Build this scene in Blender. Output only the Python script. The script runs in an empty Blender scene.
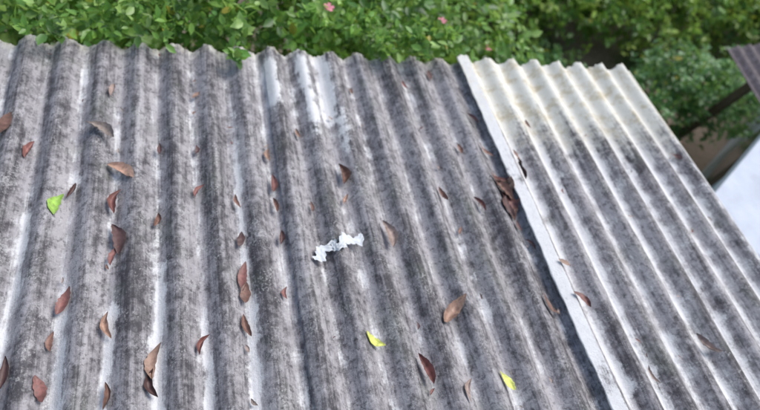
import bpy, math, numpy as np
from mathutils import Matrix, Vector
rng=np.random.default_rng(11)
sc=bpy.context.scene
sc.view_settings.view_transform='Standard'; sc.view_settings.look='None'; sc.view_settings.exposure=0
H=1.85; P=0.146; AMP=0.0225; C0=1.41; VE=2.392; UR=2.505; LAP=1.368
M=Matrix.Translation((0,0,2.9))@Matrix.Rotation(math.radians(-8),4,'X')

def link(o,parent=None):
    sc.collection.objects.link(o)
    if parent is not None: o.parent=parent
    return o
def empty(name,mat=None):
    e=bpy.data.objects.new(name,None); sc.collection.objects.link(e)
    if mat is not None: e.matrix_world=mat
    return e
def mesh_obj(name,co,faces,mat,parent=None,col=None,smooth=False,attr="Col"):
    me=bpy.data.meshes.new(name)
    co=np.asarray(co,dtype=np.float32); n=len(co)
    if isinstance(faces,np.ndarray):
        nf,k=faces.shape
        me.vertices.add(n); me.vertices.foreach_set("co",co.ravel())
        me.loops.add(nf*k); me.loops.foreach_set("vertex_index",faces.ravel().astype(np.int32))
        me.polygons.add(nf); me.polygons.foreach_set("loop_start",np.arange(0,nf*k,k,dtype=np.int32))
        me.update(calc_edges=True)
    else:
        me.from_pydata(co.tolist(),[],faces)
    if smooth: me.polygons.foreach_set("use_smooth",np.ones(len(me.polygons),dtype=bool))
    if col is not None:
        a=me.attributes.new(attr,'FLOAT_COLOR','POINT')
        c=np.ones((n,4),dtype=np.float32); c[:,:3]=col
        a.data.foreach_set("color",c.ravel())
    me.materials.append(mat)
    o=bpy.data.objects.new(name,me)
    return link(o,parent)
def box(name,a,b,mat,parent=None,bev=0.0):
    (x0,y0,z0),(x1,y1,z1)=a,b
    co=[(x0,y0,z0),(x1,y0,z0),(x1,y1,z0),(x0,y1,z0),(x0,y0,z1),(x1,y0,z1),(x1,y1,z1),(x0,y1,z1)]
    f=[(0,3,2,1),(4,5,6,7),(0,1,5,4),(1,2,6,5),(2,3,7,6),(3,0,4,7)]
    o=mesh_obj(name,co,f,mat,parent)
    if bev:
        m=o.modifiers.new("bev",'BEVEL'); m.width=bev; m.segments=2
    return o

class NT:
    def __init__(s,name):
        s.m=bpy.data.materials.new(name); s.m.use_nodes=True; s.t=s.m.node_tree; s.t.nodes.clear()
        s.out=s.n('ShaderNodeOutputMaterial')
    def n(s,t,**k):
        x=s.t.nodes.new(t)
        for a,b in k.items(): setattr(x,a,b)
        return x
    def l(s,a,b): s.t.links.new(a,b)
    def inp(s,sock,v):
        if isinstance(v,bpy.types.NodeSocket): s.l(v,sock)
        else: sock.default_value=v
    def math(s,op,a,b=0.0,c=0.0,clamp=False):
        x=s.n('ShaderNodeMath',operation=op,use_clamp=clamp); s.inp(x.inputs[0],a); s.inp(x.inputs[1],b); s.inp(x.inputs[2],c); return x.outputs[0]
    def mix(s,f,a,b):
        x=s.n('ShaderNodeMix',data_type='RGBA'); s.inp(x.inputs[0],f)
        for sock,v in ((x.inputs[6],a),(x.inputs[7],b)):
            if isinstance(v,tuple): v=v+(1,) if len(v)==3 else v
            s.inp(sock,v)
        return x.outputs[2]
    def noise(s,scale,detail=4,rough=.55,vec=None,sv=None,dist=0):
        if vec is None:
            vec=s.n('ShaderNodeTexCoord').outputs['Object']
        if sv is not None:
            mp=s.n('ShaderNodeMapping'); s.l(vec,mp.inputs[0]); mp.inputs['Scale'].default_value=sv; vec=mp.outputs[0]
        x=s.n('ShaderNodeTexNoise'); s.l(vec,x.inputs['Vector']); x.inputs['Scale'].default_value=scale; x.inputs['Detail'].default_value=detail; x.inputs['Roughness'].default_value=rough; x.inputs['Distortion'].default_value=dist
        return x.outputs['Fac']
    def ramp(s,v,lo,hi):
        x=s.n('ShaderNodeMapRange',interpolation_type='SMOOTHSTEP'); s.inp(x.inputs[0],v); x.inputs[1].default_value=lo; x.inputs[2].default_value=hi; return x.outputs[0]
    def bsdf(s,col,rough=.8,bump=None,bs=.3,bd=.01,spec=.3):
        b=s.n('ShaderNodeBsdfPrincipled'); s.inp(b.inputs['Base Color'],col if not isinstance(col,tuple) else col+(1,)); s.inp(b.inputs['Roughness'],rough); b.inputs['Specular IOR Level'].default_value=spec
        if bump is not None:
            q=s.n('ShaderNodeBump'); q.inputs['Strength'].default_value=bs; q.inputs['Distance'].default_value=bd; s.l(bump,q.inputs['Height']); s.l(q.outputs[0],b.inputs['Normal'])
        return b
    def fin(s,sh): s.l(sh,s.out.inputs[0]); return s.m

def roof_mat(name):
    t=NT(name)
    at=t.n('ShaderNodeAttribute',attribute_name="Dirt"); sep=t.n('ShaderNodeSeparateColor'); t.l(at.outputs['Color'],sep.inputs[0])
    val,clean,pale=sep.outputs[0],sep.outputs[1],sep.outputs[2]
    mott=t.noise(24,8,.75); fine=t.noise(120,5,.7); big=t.noise(2.2,4,.6,sv=(2.6,.6,1))
    streak=t.noise(1,7,.7,sv=(46,2.2,1),dist=.3); streak2=t.noise(1,5,.6,sv=(95,7,1),dist=.4); patch=t.noise(11,7,.72)
    g=t.math('ADD',t.math('MULTIPLY',mott,1.0),t.math('MULTIPLY',streak,1.05))
    g=t.math('ADD',g,t.math('MULTIPLY',big,.75))
    g=t.math('ADD',g,t.math('MULTIPLY',val,.13))
    gl=t.ramp(g,1.19,1.68)
    base=t.mix(gl,(.050,.043,.050),(.40,.37,.38))
    moss=t.ramp(t.noise(5,5,.6),.5,.7)
    base=t.mix(t.math('MULTIPLY',moss,.25),base,(.11,.14,.085))
    sp=t.ramp(t.math('ADD',t.math('MULTIPLY',fine,.6),t.math('MULTIPLY',patch,.55)),.60,.70)
    base=t.mix(t.math('MULTIPLY',sp,.6),base,(.52,.50,.49))
    dk=t.ramp(t.noise(44,6,.7),.52,.63)
    base=t.mix(t.math('MULTIPLY',dk,.62),base,(.032,.027,.031))
    cf=t.math('ADD',clean,t.math('MULTIPLY',t.math('SUBTRACT',streak2,.5),1.1))
    cf=t.math('ADD',cf,t.math('MULTIPLY',t.math('SUBTRACT',patch,.5),2.4))
    cf=t.math('ADD',cf,t.math('MULTIPLY',t.math('SUBTRACT',fine,.5),.6))
    cf=t.math('MULTIPLY',t.ramp(cf,.28,.85),t.ramp(clean,.02,.2))
    base=t.mix(t.math('MULTIPLY',cf,.93),base,t.mix(mott,(.55,.53,.52),(.88,.87,.87)))
    pf=t.math('ADD',pale,t.math('MULTIPLY',t.math('SUBTRACT',mott,.5),1.2))
    pf=t.math('ADD',pf,t.math('MULTIPLY',t.math('SUBTRACT',streak,.5),1.0))
    pf=t.math('MULTIPLY',t.ramp(pf,.2,.9),t.ramp(pale,.02,.15))
    cream=t.mix(t.ramp(patch,.45,.66),(.76,.73,.65),(.54,.46,.31))
    base=t.mix(t.math('MULTIPLY',pf,.92),base,cream)
    h=t.math('ADD',fine,mott)
    return t.fin(t.bsdf(base,.66,h,.6,.006,.45).outputs[0])
M_ROOF=roof_mat("weathered_fibre_cement")

def prof(u): return AMP*np.cos(2*np.pi*(u-C0)/P)
def sstep(x,a,b):
    t=np.clip((x-a)/(b-a),0,1); return t*t*(3-2*t)
STREAKS=[
 (.176,.3,1.12,.022,1.1),(.180,1.1,1.75,.018,.95),(.19,1.8,2.1,.02,.5),
 (-.110,.3,1.18,.020,1.1),(-.12,1.3,1.7,.012,.5),(.028,.3,1.05,.018,.9),(.02,1.2,2.2,.015,.5),
 (-.262,.3,1.1,.020,.95),(-.27,1.2,2.0,.02,.5),(-.40,.3,1.2,.026,.95),(-.41,1.4,2.3,.02,.5),(-.55,.8,1.6,.025,.75),
 (-.70,1.2,2.2,.02,.6),(.33,.3,1.0,.012,.5),(.315,1.3,2.1,.014,.4),(.37,2.02,2.34,.036,1.2),(.46,1.9,2.3,.025,.6),
 (.53,1.85,2.38,.034,1.0),(.62,1.9,2.4,.045,1.05),(.66,1.7,2.0,.03,.7),(.60,1.1,1.7,.015,.5),(.75,1.5,2.3,.018,.5),
 (.9,1.3,2.35,.016,.4),(.46,.4,1.3,.014,.45),(.76,.4,1.0,.014,.5),(.9,.4,.9,.014,.45),(1.05,.5,1.1,.014,.45),(1.19,.5,1.0,.014,.45),
 (1.045,1.4,2.2,.014,.45),(1.192,1.2,2.0,.014,.4)]
roof=empty("corrugated_roof",M)
sheets=[(-2.95,-1.78),(-1.78,-.68),(-.68,.345),(.345,LAP),(LAP,UR)]
for k,(a,b) in enumerate(sheets):
    right=(k==4)
    b2=b if right else b+.11
    us=np.arange(a,b2,.0056); us=np.append(us,b2)
    v0,v1=-.55,VE+[.01,-.005,0.006,-.004,.012][k]
    vs=np.linspace(v0,v1,190)
    U,V=np.meshgrid(us,vs)
    Wz=prof(U)*(1+.10*np.sin(np.round((U-C0)/P)*1.9+V*.8))+.008*(1-sstep(U,a,a+.3))
    if right:
        fl=1-sstep(U,a+.05,a+.085)
        Wz=Wz*(1-fl)+fl*(.0245+.006*np.clip((U-a)/.07,0,1))
    Wz+=.0022*np.sin(V*3+U*2)+.002*np.sin(U*5+V*2.1)
    Ej=.005*np.sin(us*61+k)+.004*np.sin(us*173)+.003*rng.normal(size=len(us))
    V2=V+(V>v1-.001)*Ej[None,:]
    Uj=U+.0035*np.sin(V*2.3+U*1.7)+.0015*np.sin(V*6.1+U*4)+np.where(U<a+.001,.002*np.sin(V*23)+.0015*np.sin(V*71),0)
    co=np.stack([Uj,V2,Wz],-1).reshape(-1,3)
    nu=len(us); I,J=np.meshgrid(np.arange(nu-1),np.arange(len(vs)-1)); q=(J*nu+I).ravel()
    F=np.stack([q,q+1,q+nu+1,q+nu],-1)
    val=.5-.5*np.cos(2*np.pi*(U-C0)/P)
    cl=np.zeros_like(U); pale=np.zeros_like(U)
    for (su,s0,s1,hw,st) in STREAKS:
        wob=.006*np.sin(V*9+su*30)+.003*np.sin(V*31+su*50)
        cl=np.maximum(cl,st*np.exp(-((U-su-wob)/hw)**2)*sstep(V,s0-.15,s0+.1)*(1-sstep(V,s1-.1,s1+.12)))
    ph=((U-C0)/P)%1.0
    if right:
        line=np.exp(-((ph-.48)/.22)**2)
        cl=.90*line*(.80+.20*sstep(V,.6,2.0))*(.9+.1*np.sin(U*17))+.10
        strip=(1-sstep(U,a+.054,a+.064))
        cl=np.maximum(cl*(1-strip),strip*(1.0+.15*np.sin(V*7)+.1*np.sin(V*19)))
        pale=sstep(V,1.42,2.2)*1.15*(1-.2*(val<.3))
        pale=pale*(1-strip*.5)
        cl=np.maximum(cl,.75*sstep(U,2.38,2.48))
    else:
        pale=.6*sstep(V,2.28,2.42)
        amp=.32+.14*np.sin(np.round((U-C0)/P-.5)*2.4+k)
        cl=np.maximum(cl,amp*np.exp(-((ph-.5)/.17)**2))
    col=np.stack([val,cl,pale],-1).reshape(-1,3)
    o=mesh_obj("sheet",co,F,M_ROOF,roof,col,True,"Dirt")
    s=o.modifiers.new("thick",'SOLIDIFY'); s.thickness=.006; s.offset=-1

tw=NT("weathered_timber"); nz=tw.noise(1,6,.6,sv=(3,60,60))
M_WOOD=tw.fin(tw.bsdf(tw.mix(nz,(.10,.065,.04),(.22,.16,.11)),.8,nz,.4).outputs[0])
for v in (-.3,.6,1.5,2.25): box("purlin",(-2.9,v-.025,-.11),(2.42,v+.025,-.04),M_WOOD,roof,.004)
for u in (-2.6,-.9,.8,2.3): box("rafter",(u-.03,-.5,-.23),(u+.03,2.3,-.112),M_WOOD,roof,.004)
tw=NT("white_plaster"); nz=tw.noise(3,6,.6); n2=tw.noise(40,4,.6)
M_WHITE=tw.fin(tw.bsdf(tw.mix(tw.ramp(nz,.40,.75),(.60,.63,.70),(.47,.49,.55)),.8,n2,.3).outputs[0])
tw=NT("dirty_plaster"); nz=tw.noise(3,6,.6)
M_PL=tw.fin(tw.bsdf(tw.mix(nz,(.34,.31,.27),(.5,.47,.42)),.9,nz,.3).outputs[0])
shed=empty("plastered_shed")
box("front_wall",(-2.6,2.04,0),(2.2,2.17,2.35),M_PL,shed)
box("side_wall",(2.2,-.4,0),(2.33,2.17,2.33),M_PL,shed)
box("side_wall",(-2.73,-.4,0),(-2.6,2.17,2.33),M_PL,shed)

A=Vector((3.42,1.88)); D=Vector((.835,.55))
ang=math.atan2(D.y,D.x)
bld=empty("white_flat_roof_building",Matrix.Translation((A.x,A.y,0))@Matrix.Rotation(ang,4,'Z'))
box("walls",(-.15,-2.3,0),(5.9,-.12,1.85),M_WHITE,bld,.006)
box("roof_slab",(-.25,-2.4,1.853),(6,0,1.98),M_WHITE,bld,.012)
tw=NT("dark_glass"); M_GL=tw.fin(tw.bsdf((.03,.035,.04),.15,None,spec=.6).outputs[0])
for x in (1.2,3.4):
    box("window_frame",(x,-.122,.8),(x+.9,-.085,1.6),M_WOOD,bld); box("window_pane",(x+.06,-.083,.86),(x+.84,-.078,1.54),M_GL,bld)

tw=NT("rusty_roof"); nz=tw.noise(14,6,.7); n2=tw.noise(60,5,.7)
M_RUST=tw.fin(tw.bsdf(tw.mix(tw.ramp(n2,.5,.7),tw.mix(nz,(.07,.055,.06),(.20,.16,.165)),(.34,.31,.31)),.85,n2,.4).outputs[0])
lean=empty("neighbour_lean_to",Matrix.Translation((4.22,3.2,1.99))@Matrix.Rotation(math.radians(11),4,'Z')@Matrix.Rotation(math.radians(7),4,'X'))
us=np.linspace(0,2.6,300); vs=np.linspace(-.62,0,12); U,V=np.meshgrid(us,vs)
co=np.stack([U,V,.02*np.cos(2*np.pi*U/.146)],-1).reshape(-1,3); nu=len(us)
I,J=np.meshgrid(np.arange(nu-1),np.arange(len(vs)-1)); q=(J*nu+I).ravel()
o=mesh_obj("roof_sheet",co,np.stack([q,q+1,q+nu+1,q+nu],-1),M_RUST,lean,None,True)
s=o.modifiers.new("t",'SOLIDIFY'); s.thickness=.006
for v in (-.5,-.12): box("purlin",(.45,v-.03,-.10),(2.55,v+.03,-.03),M_WOOD,lean)
for u in (.9,2.4):
    box("post",(u-.04,-.16,-2.3),(u+.04,-.08,-.102),M_WOOD,lean)

COLS={'b':(.22,.115,.085),'d':(.12,.062,.058),'t':(.42,.26,.19),'r':(.24,.10,.085),'g':(.27,.22,.19),'y':(.62,.64,.14),'n':(.28,.46,.07),'p':(.38,.28,.24)}
def snap(u,f=.7):
    k=round((u-C0)/P-.5); vu=C0+(k+.5)*P
    return u+(vu-u)*f
data=[(-.24,1.62,.15,-35,'t',.3),(-.34,1.81,.16,-30,'g',.2),(-.33,2.08,.09,80,'p',.5),(-.64,1.86,.13,70,'b',.3),(-.58,1.75,.09,60,'r',.5),
(.07,2.07,.06,60,'t',.7),(-.22,1.49,.12,80,'r',.7),(-.22,1.32,.14,95,'d',.7),(-.215,1.25,.09,75,'r',.7),(-.36,1.09,.11,85,'r',.7),(-.50,.85,.13,70,'d',.7),(-.48,.80,.10,100,'r',.7),(-.24,.76,.10,90,'b',.7),
(-.23,.99,.10,85,'t',.7),(-.10,.85,.13,80,'t',.7),(-.11,.78,.10,100,'d',.7),(-.09,1.75,.07,95,'d',.7),(.05,1.53,.08,60,'r',.6),(.04,.89,.08,70,'r',.7),(.18,1.48,.07,90,'b',.7),(.18,1.14,.12,95,'r',.8),(.18,1.07,.10,70,'b',.8),(.16,.95,.09,90,'b',.8),
(.32,1.72,.08,95,'t',.8),(.31,1.56,.11,100,'r',.8),(.30,1.45,.08,85,'b',.8),(.44,1.84,.07,110,'t',.6),(.30,1.06,.05,80,'r',.8),(.43,1.44,.05,90,'b',.8),(.58,1.60,.13,85,'b',.8),(.57,1.47,.07,60,'t',.8),(.73,2.13,.05,90,'b',.7),
(.71,1.28,.15,100,'p',.5),(1.00,2.18,.08,100,'r',.7),(1.17,2.27,.08,80,'d',.7),(.99,1.48,.08,110,'b',.7),(.91,.93,.16,40,'t',.1),(.71,.72,.12,100,'r',.7),(1.31,1.94,.09,110,'d',.3),(1.31,1.73,.09,130,'b',.3),
(1.31,1.50,.15,115,'b',.4),(1.33,1.44,.14,100,'r',.5),(1.30,1.40,.12,80,'d',.5),(1.335,1.54,.12,130,'t',.4),(1.31,1.56,.10,150,'r',.4),(1.34,1.36,.10,70,'b',.4),(1.44,1.67,.09,110,'b',.2),(1.45,1.60,.10,100,'d',.2),(1.59,1.91,.07,110,'b',.6),(1.32,1.30,.06,90,'d',.6),(1.31,.92,.11,115,'b',.4),(1.43,.91,.10,115,'r',.1),(1.43,1.08,.06,130,'t',.1),
(.85,.63,.10,80,'p',.7),(1.07,1.29,.05,70,'b',.7),(1.16,1.42,.10,110,'r',.7),(.572,.849,.085,-40,'y',.6),(.986,.642,.09,115,'y',.6),(-.474,1.473,.10,65,'n',.5),(2.406,1.68,.08,140,'d',.5),(1.947,.688,.11,110,'p',.5),(1.603,.596,.09,100,'p',.6),
(1.35,1.20,.07,100,'d',.6),(1.19,1.75,.08,100,'b',.7),(.33,1.30,.07,90,'d',.8),(.17,1.30,.07,80,'d',.8),(-.41,1.55,.08,80,'d',.7),(-.12,1.4,.07,80,'b',.7),(-.42,.95,.08,80,'b',.7),(.03,1.75,.05,80,'d',.7)]
for i in range(60):
    u=rng.uniform(-.9,1.5) if i%4 else rng.uniform(1.5,2.45); v=rng.uniform(.4,2.35)
    data.append((u,v,rng.uniform(.015,.035),rng.normal(90,45),'dbrgp'[rng.integers(5)],.85))
Vc,Fc,Cc=[],[],[]
def add_leaf(u,v,L,ang,key,sn):
    u=snap(u,sn); L=L*rng.uniform(.85,1.03); W=L*rng.uniform(.27,.44); a=math.radians(ang+rng.uniform(-14,14))
    big=L>.06
    cup=rng.uniform(0,1.5) if big else .4; bend=rng.uniform(-.3,1.1) if big else .3; tw=rng.uniform(-.8,.8)
    if key in 'yn': cup=.2; bend=.3; tw=.2; W=L*.40
    if L>.13: cup=min(cup,.8); W=L*.38
    ns,nt=13,5; base=len(Vc); z0=float(prof(np.array(u)))+.018
    ca=np.array(COLS[key])*rng.uniform(.75,1.3); side=rng.uniform(-.2,.2)*L
    f1,f2=rng.uniform(12,40),rng.uniform(0,6); asym=rng.uniform(-.25,.25)
    for i in range(ns):
        s=i/(ns-1)-.5
        w=W*.5*(math.sin(math.pi*min(1,max(0,(s+.5)*.97+.015)))**.8)*(1-.35*s)
        if s<-.42: w=max(w*.4,.0012)
        for j in range(nt):
            t=j/2-1
            wr=w*(1+.10*math.sin(s*f1+j*2+f2))*(1+asym*(1 if t>0 else -1))
            x=s*L*(1-.12*bend*abs(s)); y=t*wr*(1-.2*min(1.5,cup))+side*math.sin(math.pi*(s+.5))
            z=cup*t*t*w*.8+bend*s*s*L*.5+tw*s*t*w*1.5+.12*w*math.sin(s*f1*1.3+t*2+f2)
            uu=u+x*math.cos(a)-y*math.sin(a); vv=v+x*math.sin(a)+y*math.cos(a)
            zz=max(float(prof(np.array(uu)))+.013,z0+z)
            if LAP-.005<uu<LAP+.085: zz=max(zz,.038+abs(z)*.3)
            if j==2: zz-=.0012
            Vc.append((uu,vv,zz)); Cc.append(ca*(1.25 if j==2 else 1)*(1-.3*abs(s)*2)*rng.uniform(.8,1.15))
    for i in range(ns-1):
        for j in range(nt-1):
            q=base+i*nt+j; Fc.append((q,q+nt,q+nt+1,q+1))
for d in data: add_leaf(*d)
tl=NT("dry_leaf"); at=tl.n('ShaderNodeAttribute',attribute_name="Col"); nz=tl.noise(70,5,.6)
cl=tl.mix(tl.ramp(nz,.45,.7),at.outputs['Color'],(.09,.05,.04)); cl=tl.mix(.45,at.outputs['Color'],cl)
bs=tl.bsdf(cl,.5,nz,.5,.004,.4)
M_DRY=tl.fin(bs.outputs[0])
o=mesh_obj("fallen_leaves",np.array(Vc),np.array(Fc),M_DRY,None,np.array(Cc),True); o.matrix_world=M

tp=NT("torn_plastic"); nz=tp.noise(40,4,.6); M_PLA=tp.fin(tp.bsdf(tp.mix(nz,(.50,.51,.52),(.74,.75,.76)),.65,nz,.3,.006,.3).outputs[0])
co=[];f=[]
for (cu,cv,L,W,a,sd_) in [(.462,1.21,.10,.06,40,1.0),(.568,1.25,.13,.06,18,2.3),(.515,1.225,.075,.035,-30,4.0)]:
    base=len(co); n1,n2_=22,9; a=math.radians(a)
    for i in range(n1):
        s=i/(n1-1)-.5
        w=W*.5*(.70+.30*math.sin(s*11+sd_)*math.cos(s*23+sd_))*(1-(2*abs(s))**4*.6)
        for j in range(n2_):
            t=j/(n2_-1)*2-1
            x=s*L; y=t*w+.012*math.sin(s*9+sd_)+(rng.normal()*.0022 if abs(t)==1 else 0)
            uu=cu+x*math.cos(a)-y*math.sin(a); vv=cv+x*math.sin(a)+y*math.cos(a)
            zb=float(prof(np.array(uu)))
            z=max(zb,.3*zb+.004)+.014+.4*abs(.010*math.sin(s*10+t*2+sd_)+.004*math.sin(s*19-t*4))+.0015*(sd_>2)
            co.append((uu,vv,z))
    for i in range(n1-1):
        for j in range(n2_-1): q=base+i*n2_+j; f.append((q,q+n2_,q+n2_+1,q+1))
o=mesh_obj("torn_plastic_scrap",co,f,M_PLA,None,None,True); o.matrix_world=M

def leaf_mat(name,tr=.38):
    t=NT(name); at=t.n('ShaderNodeAttribute',attribute_name="Col")
    b=t.bsdf(at.outputs['Color'],.38,None,spec=.5); tr_=t.n('ShaderNodeBsdfTranslucent')
    t.l(t.mix(.5,at.outputs['Color'],(.40,.60,.10)),tr_.inputs[0])
    m=t.n('ShaderNodeMixShader'); m.inputs[0].default_value=tr; t.l(b.outputs[0],m.inputs[1]); t.l(tr_.outputs[0],m.inputs[2])
    return t.fin(m.outputs[0])
M_LEAF=leaf_mat("green_leaf")
tb=NT("bark"); nz=tb.noise(30,5,.6); M_BARK=tb.fin(tb.bsdf(tb.mix(nz,(.07,.05,.03),(.18,.13,.09)),.9,nz,.5).outputs[0])
TPL=np.array([(0,0,0),(.21,.22,.05),(.26,.58,.06),(0,1,-.06),(-.26,.58,.06),(-.21,.22,.05)])
def nrm(a): return a/np.maximum(np.linalg.norm(a,axis=1,keepdims=True),1e-6)
def foliage(name,blobs,per,size,cols,parent,keep=None,wid=1.0,lo=.45):
    cs=[];ou=[]
    for (c,r,wt) in blobs:
        n=int(per*wt); d=nrm(rng.normal(size=(n,3))); d[:,2]=np.where(d[:,2]<-.35,-d[:,2],d[:,2])
        rad=rng.uniform(lo,1.05,size=(n,1))**.6
        bump=1+.20*np.sin(d[:,:1]*7+c[0]*5)*np.sin(d[:,1:2]*6+c[1]*3)+.15*np.sin(d[:,2:]*9+d[:,:1]*5)
        cs.append(np.array(c)+d*rad*bump*np.array(r)); ou.append(d)
    C=np.concatenate(cs); O=np.concatenate(ou)
    ok=C[:,2]>.02
    if keep is not None: ok&=keep(C)
    C=C[ok];O=O[ok]; n=len(C)
    K=5; seeds=n//K; C=C[:seeds*K].reshape(seeds,K,3); O=O[:seeds*K].reshape(seeds,K,3)
    C=C[:,:1]+rng.normal(size=(seeds,K,3))*.012; Od=O[:,:1]
    th=np.arange(K)*2.4+rng.uniform(0,6,size=(seeds,1))
    o0=nrm(Od[:,0]*.6+np.array([0,0,.45])+rng.normal(size=(seeds,3))*.35)
    s1=nrm(np.cross(o0,rng.normal(size=(seeds,3)))); s2=np.cross(o0,s1)
    ax=o0[:,None]*rng.uniform(.1,.9,size=(seeds,K,1))+s1[:,None]*np.cos(th)[...,None]+s2[:,None]*np.sin(th)[...,None]
    C=C-o0[:,None]*(np.arange(K)[None,:,None]*size[0]*.28)
    n=seeds*K; ax=nrm(ax.reshape(-1,3)); C=C.reshape(-1,3); o0r=np.repeat(o0,K,0)
    nn=nrm(o0r+rng.normal(size=(n,3))*.35); sx=nrm(np.cross(ax,nn)); nn=np.cross(sx,ax)
    S=rng.uniform(size[0],size[1],size=(n,1))*rng.uniform(.6,1.1,size=(n,1))
    co=np.zeros((n,6,3))
    for k in range(6):
        t=TPL[k]; co[:,k]=C+S*(sx*t[0]*wid+ax*t[1]+nn*t[2])
    cols=np.array(cols); ci=np.repeat(rng.integers(len(cols),size=seeds),K); base=cols[ci]
    f=.5+.5*np.sin(C[:,0]*3.1+np.sin(C[:,1]*4))*np.sin(C[:,2]*5+C[:,0]*2.3)
    base=base*(.75+.45*f)[:,None]*rng.uniform(.7,1.3,size=(n,1))
    yel=rng.uniform(size=n)<.012; base[yel]=(.42,.36,.05)
    col=np.repeat(base[:,None,:],6,1); col[:,3]*=1.15; col[:,0]*=.85
    b=np.arange(n)[:,None]*6
    F=np.concatenate([b+np.array([[0,1,2,3]]),b+np.array([[3,4,5,0]])])
    return mesh_obj(name,co.reshape(-1,3),F,M_LEAF,parent,col.reshape(-1,3))
def stems(name,pairs,parent,r0=.02):
    co=[];f=[]
    for (a,b) in pairs:
        a=Vector(a);b=Vector(b); prev=None
        for i in range(6):
            t=i/5; p=a.lerp(b,t)+Vector((math.sin(t*5+a.x*9)*.04,math.cos(t*4+a.y*7)*.04,0)); r=r0*(1-.75*t)
            s=len(co)
            for j in range(6):
                th=j*math.pi/3; co.append((p.x+r*math.cos(th),p.y+r*math.sin(th),p.z))
            if prev is not None:
                for j in range(6): f.append((prev+j,prev+(j+1)%6,s+(j+1)%6,s+j))
            prev=s
    return mesh_obj(name,co,f,M_BARK,parent,None,True)
tf=NT("petal"); at=tf.n('ShaderNodeAttribute',attribute_name="Col"); M_PET=tf.fin(tf.bsdf(at.outputs['Color'],.6).outputs[0])
def flowers(name,pts,col,parent,size=.035):
    co=[];f=[];cc=[]
    for p in pts:
        p=Vector(p); rot=Matrix.Rotation(rng.uniform(0,6),3,'Z')@Matrix.Rotation(rng.uniform(-.8,.8),3,'X')
        for k in range(5):
            th=k*2*math.pi/5; s=len(co)
            for (x,y,z) in [(0,0,0),(.35,.5,.2),(.3,1,.35),(-.3,1,.35),(-.35,.5,.2)]:
                q=rot@(Matrix.Rotation(th,3,'Z')@Vector((x,y,z)))*size
                co.append(p+q); cc.append(np.array(col)*rng.uniform(.8,1.15))
            f.append(tuple(range(s,s+5)))
    return mesh_obj(name,[tuple(c) for c in co],f,M_PET,parent,np.array(cc))

G1=[(.17,.34,.065),(.23,.41,.08),(.11,.25,.05),(.30,.45,.13),(.07,.16,.035)]
G2=[(.27,.41,.07),(.17,.33,.06),(.36,.48,.11),(.10,.21,.045)]
G3=[(.13,.29,.10),(.18,.35,.13),(.07,.17,.06),(.27,.43,.21)]
def roofz(C): return 2.9-C[:,1]*math.tan(math.radians(8))
def keepA(C): return (C[:,1]>2.44)|(C[:,2]>roofz(C)+.05)
hedge=empty("hibiscus_hedge")
bl=[]
for x in np.arange(-4.2,2.05,.34):
    zt=2.15+.12*math.sin(x*3.3)+.08*math.sin(x*7.1)-(.35 if x>1.4 else 0)
    bl.append(((x,2.85+.06*math.sin(x*5),zt),(.42,.42,.42),1))
    bl.append(((x+.1,3.5,zt-.1+.1*math.sin(x*2)),(.45,.5,.5),1))
    bl.append(((x,3.2,1.3),(.45,.6,.8),.8))
    bl.append(((x-.1,4.2,1.4),(.5,.5,.7),.6))
foliage("leaves",bl,640,(.05,.10),G1,hedge,keepA)
sp=[]
for i in range(24):
    x=rng.uniform(-1.7,1.35); sp.append(((x,2.45+rng.uniform(-.03,.1),2.56+rng.uniform(0,.09)),(.12,.12,.09),1))
sp+= [((.20,2.30,2.66),(.05,.12,.04),.6),((1.16,2.36,2.68),(.10,.12,.06),.9),((.95,2.38,2.66),(.08,.1,.05),.7),((-.1,2.38,2.66),(.10,.10,.05),.7),((-.55,2.36,2.66),(.12,.10,.05),.7)]
foliage("eave_sprigs",sp,50,(.04,.08),G1,hedge,keepA,1.0,.1)
stems("stems",[((x,3.1+.2*math.sin(x*9),0),(x+.1,3.0,2.2)) for x in np.arange(-4.1,1.9,.3)],hedge)
flowers("flowers",[(1.95,2.95,2.10),(.70,2.62,2.64),(.30,2.85,2.64),(1.5,2.9,2.35),(-.4,2.7,2.64)],(.70,.25,.30),hedge,.028)

far=empty("flowering_hedge")
bl=[]
for x in np.arange(2.0,11,.45):
    for (yy,zc,rz) in ((5.2,.4,.5),(5.6,.65,.65),(6.3,.95,.75),(7.1,1.1,.8)):
        bl.append(((x+rng.uniform(-.15,.15),yy+rng.uniform(-.1,.1),zc+rng.uniform(-.1,.15)),(.5,.45,rz),1))
foliage("leaves",bl,520,(.07,.13),G2,far)
stems("stems",[((x,6.0,0),(x+.1,6.0,1.4)) for x in np.arange(2.1,10.8,.5)],far)
flowers("flowers",[(5.6,5.3,1.25),(4.2,5.0,1.15),(5.0,5.8,1.7),(6.3,5.2,1.1),(3.5,4.9,1.0)],(.75,.35,.25),far,.045)

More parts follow.
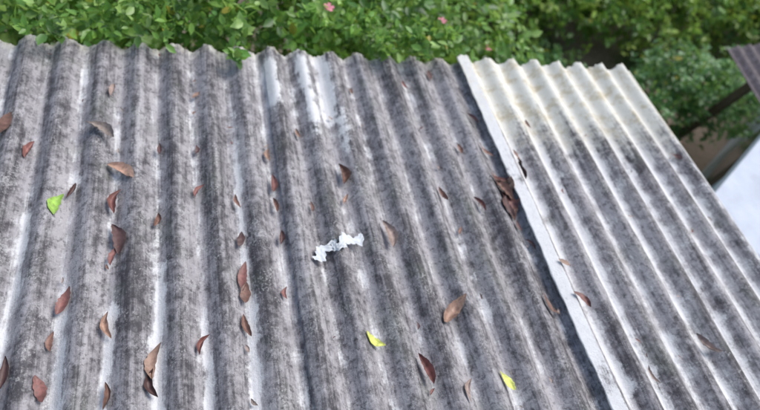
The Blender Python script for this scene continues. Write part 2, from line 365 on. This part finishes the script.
bush=empty("rose_bush")
foliage("leaves",[((4.75,3.7,.75),(.5,.45,.55),1.3),((5.25,3.55,.85),(.5,.45,.5),1.2),((5.1,4.0,.7),(.5,.4,.5),1),((4.45,3.35,.45),(.4,.35,.4),.8),((5.7,3.8,.7),(.5,.45,.5),1)],1000,(.05,.10),G3,bush)
stems("stems",[((4.8,3.7,0),(4.7,3.7,.9)),((5.2,3.6,0),(5.3,3.5,1.0)),((5.1,3.9,0),(5.0,4.1,.9)),((5.6,3.8,0),(5.7,3.9,.8))],bush)
flowers("flowers",[(4.8,3.5,1.25)],(.8,.45,.4),bush,.04)
low=empty("ground_cover_plants")
bl=[((rng.uniform(1.9,4.4),rng.uniform(2.7,4.7),.12),(.35,.35,.35),1) for _ in range(60)]
bl+=[((rng.uniform(3.2,4.7),rng.uniform(2.3,3.3),.1),(.3,.3,.3),1) for _ in range(30)]
foliage("leaves",bl,170,(.06,.12),G3,low)
bl=[((x,8.5+rng.uniform(-.4,.4),1.0),(.8,.7,1.3),1) for x in np.arange(-9,14,.9)]
back=empty("background_shrubs"); foliage("leaves",bl,420,(.12,.2),G2,back)

tg=NT("soil"); nz=tg.noise(1.3,7,.65); n2=tg.noise(18,6,.7)
gc=tg.mix(n2,(.12,.085,.065),(.30,.24,.19)); gc=tg.mix(tg.ramp(nz,.5,.62),gc,(.06,.09,.03))
M_G=tg.fin(tg.bsdf(gc,.95,n2,.6,.02).outputs[0])
mesh_obj("ground",[(-150,-150,0),(150,-150,0),(150,150,0),(-150,150,0)],[(0,1,2,3)],M_G)

el,az=math.radians(52),math.radians(62)
sd=Vector((math.cos(el)*math.sin(az),math.cos(el)*math.cos(az),math.sin(el)))
w=bpy.data.worlds.new("World"); sc.world=w; w.use_nodes=True; nt=w.node_tree
sky=nt.nodes.new('ShaderNodeTexSky'); sky.sky_type='NISHITA'; sky.sun_disc=False; sky.sun_elevation=el; sky.sun_rotation=az
sky.dust_density=1.5; sky.air_density=1.3
nt.links.new(sky.outputs[0],nt.nodes["Background"].inputs[0]); nt.nodes["Background"].inputs[1].default_value=.15
sl=bpy.data.lights.new("sun",'SUN'); sl.energy=3.3; sl.angle=math.radians(38); sl.color=(1,.985,.96)
so=bpy.data.objects.new("sun",sl); sc.collection.objects.link(so); so.rotation_euler=sd.to_track_quat('Z','Y').to_euler()

X=Vector((.9534,-.2094,.2174));Y=Vector((.0308,.7840,.6200));Z=Vector((-.3003,-.5843,.7539))
cam=bpy.data.cameras.new("camera"); c=bpy.data.objects.new("camera",cam); sc.collection.objects.link(c)
c.matrix_world=M@Matrix.Translation((0,0,H))@Matrix((X,Y,Z)).transposed().to_4x4()
cam.sensor_width=36; cam.lens=28.42; cam.clip_end=600; cam.clip_start=.02
cam.dof.use_dof=True; cam.dof.focus_distance=1.85; cam.dof.aperture_fstop=1.6
sc.camera=c
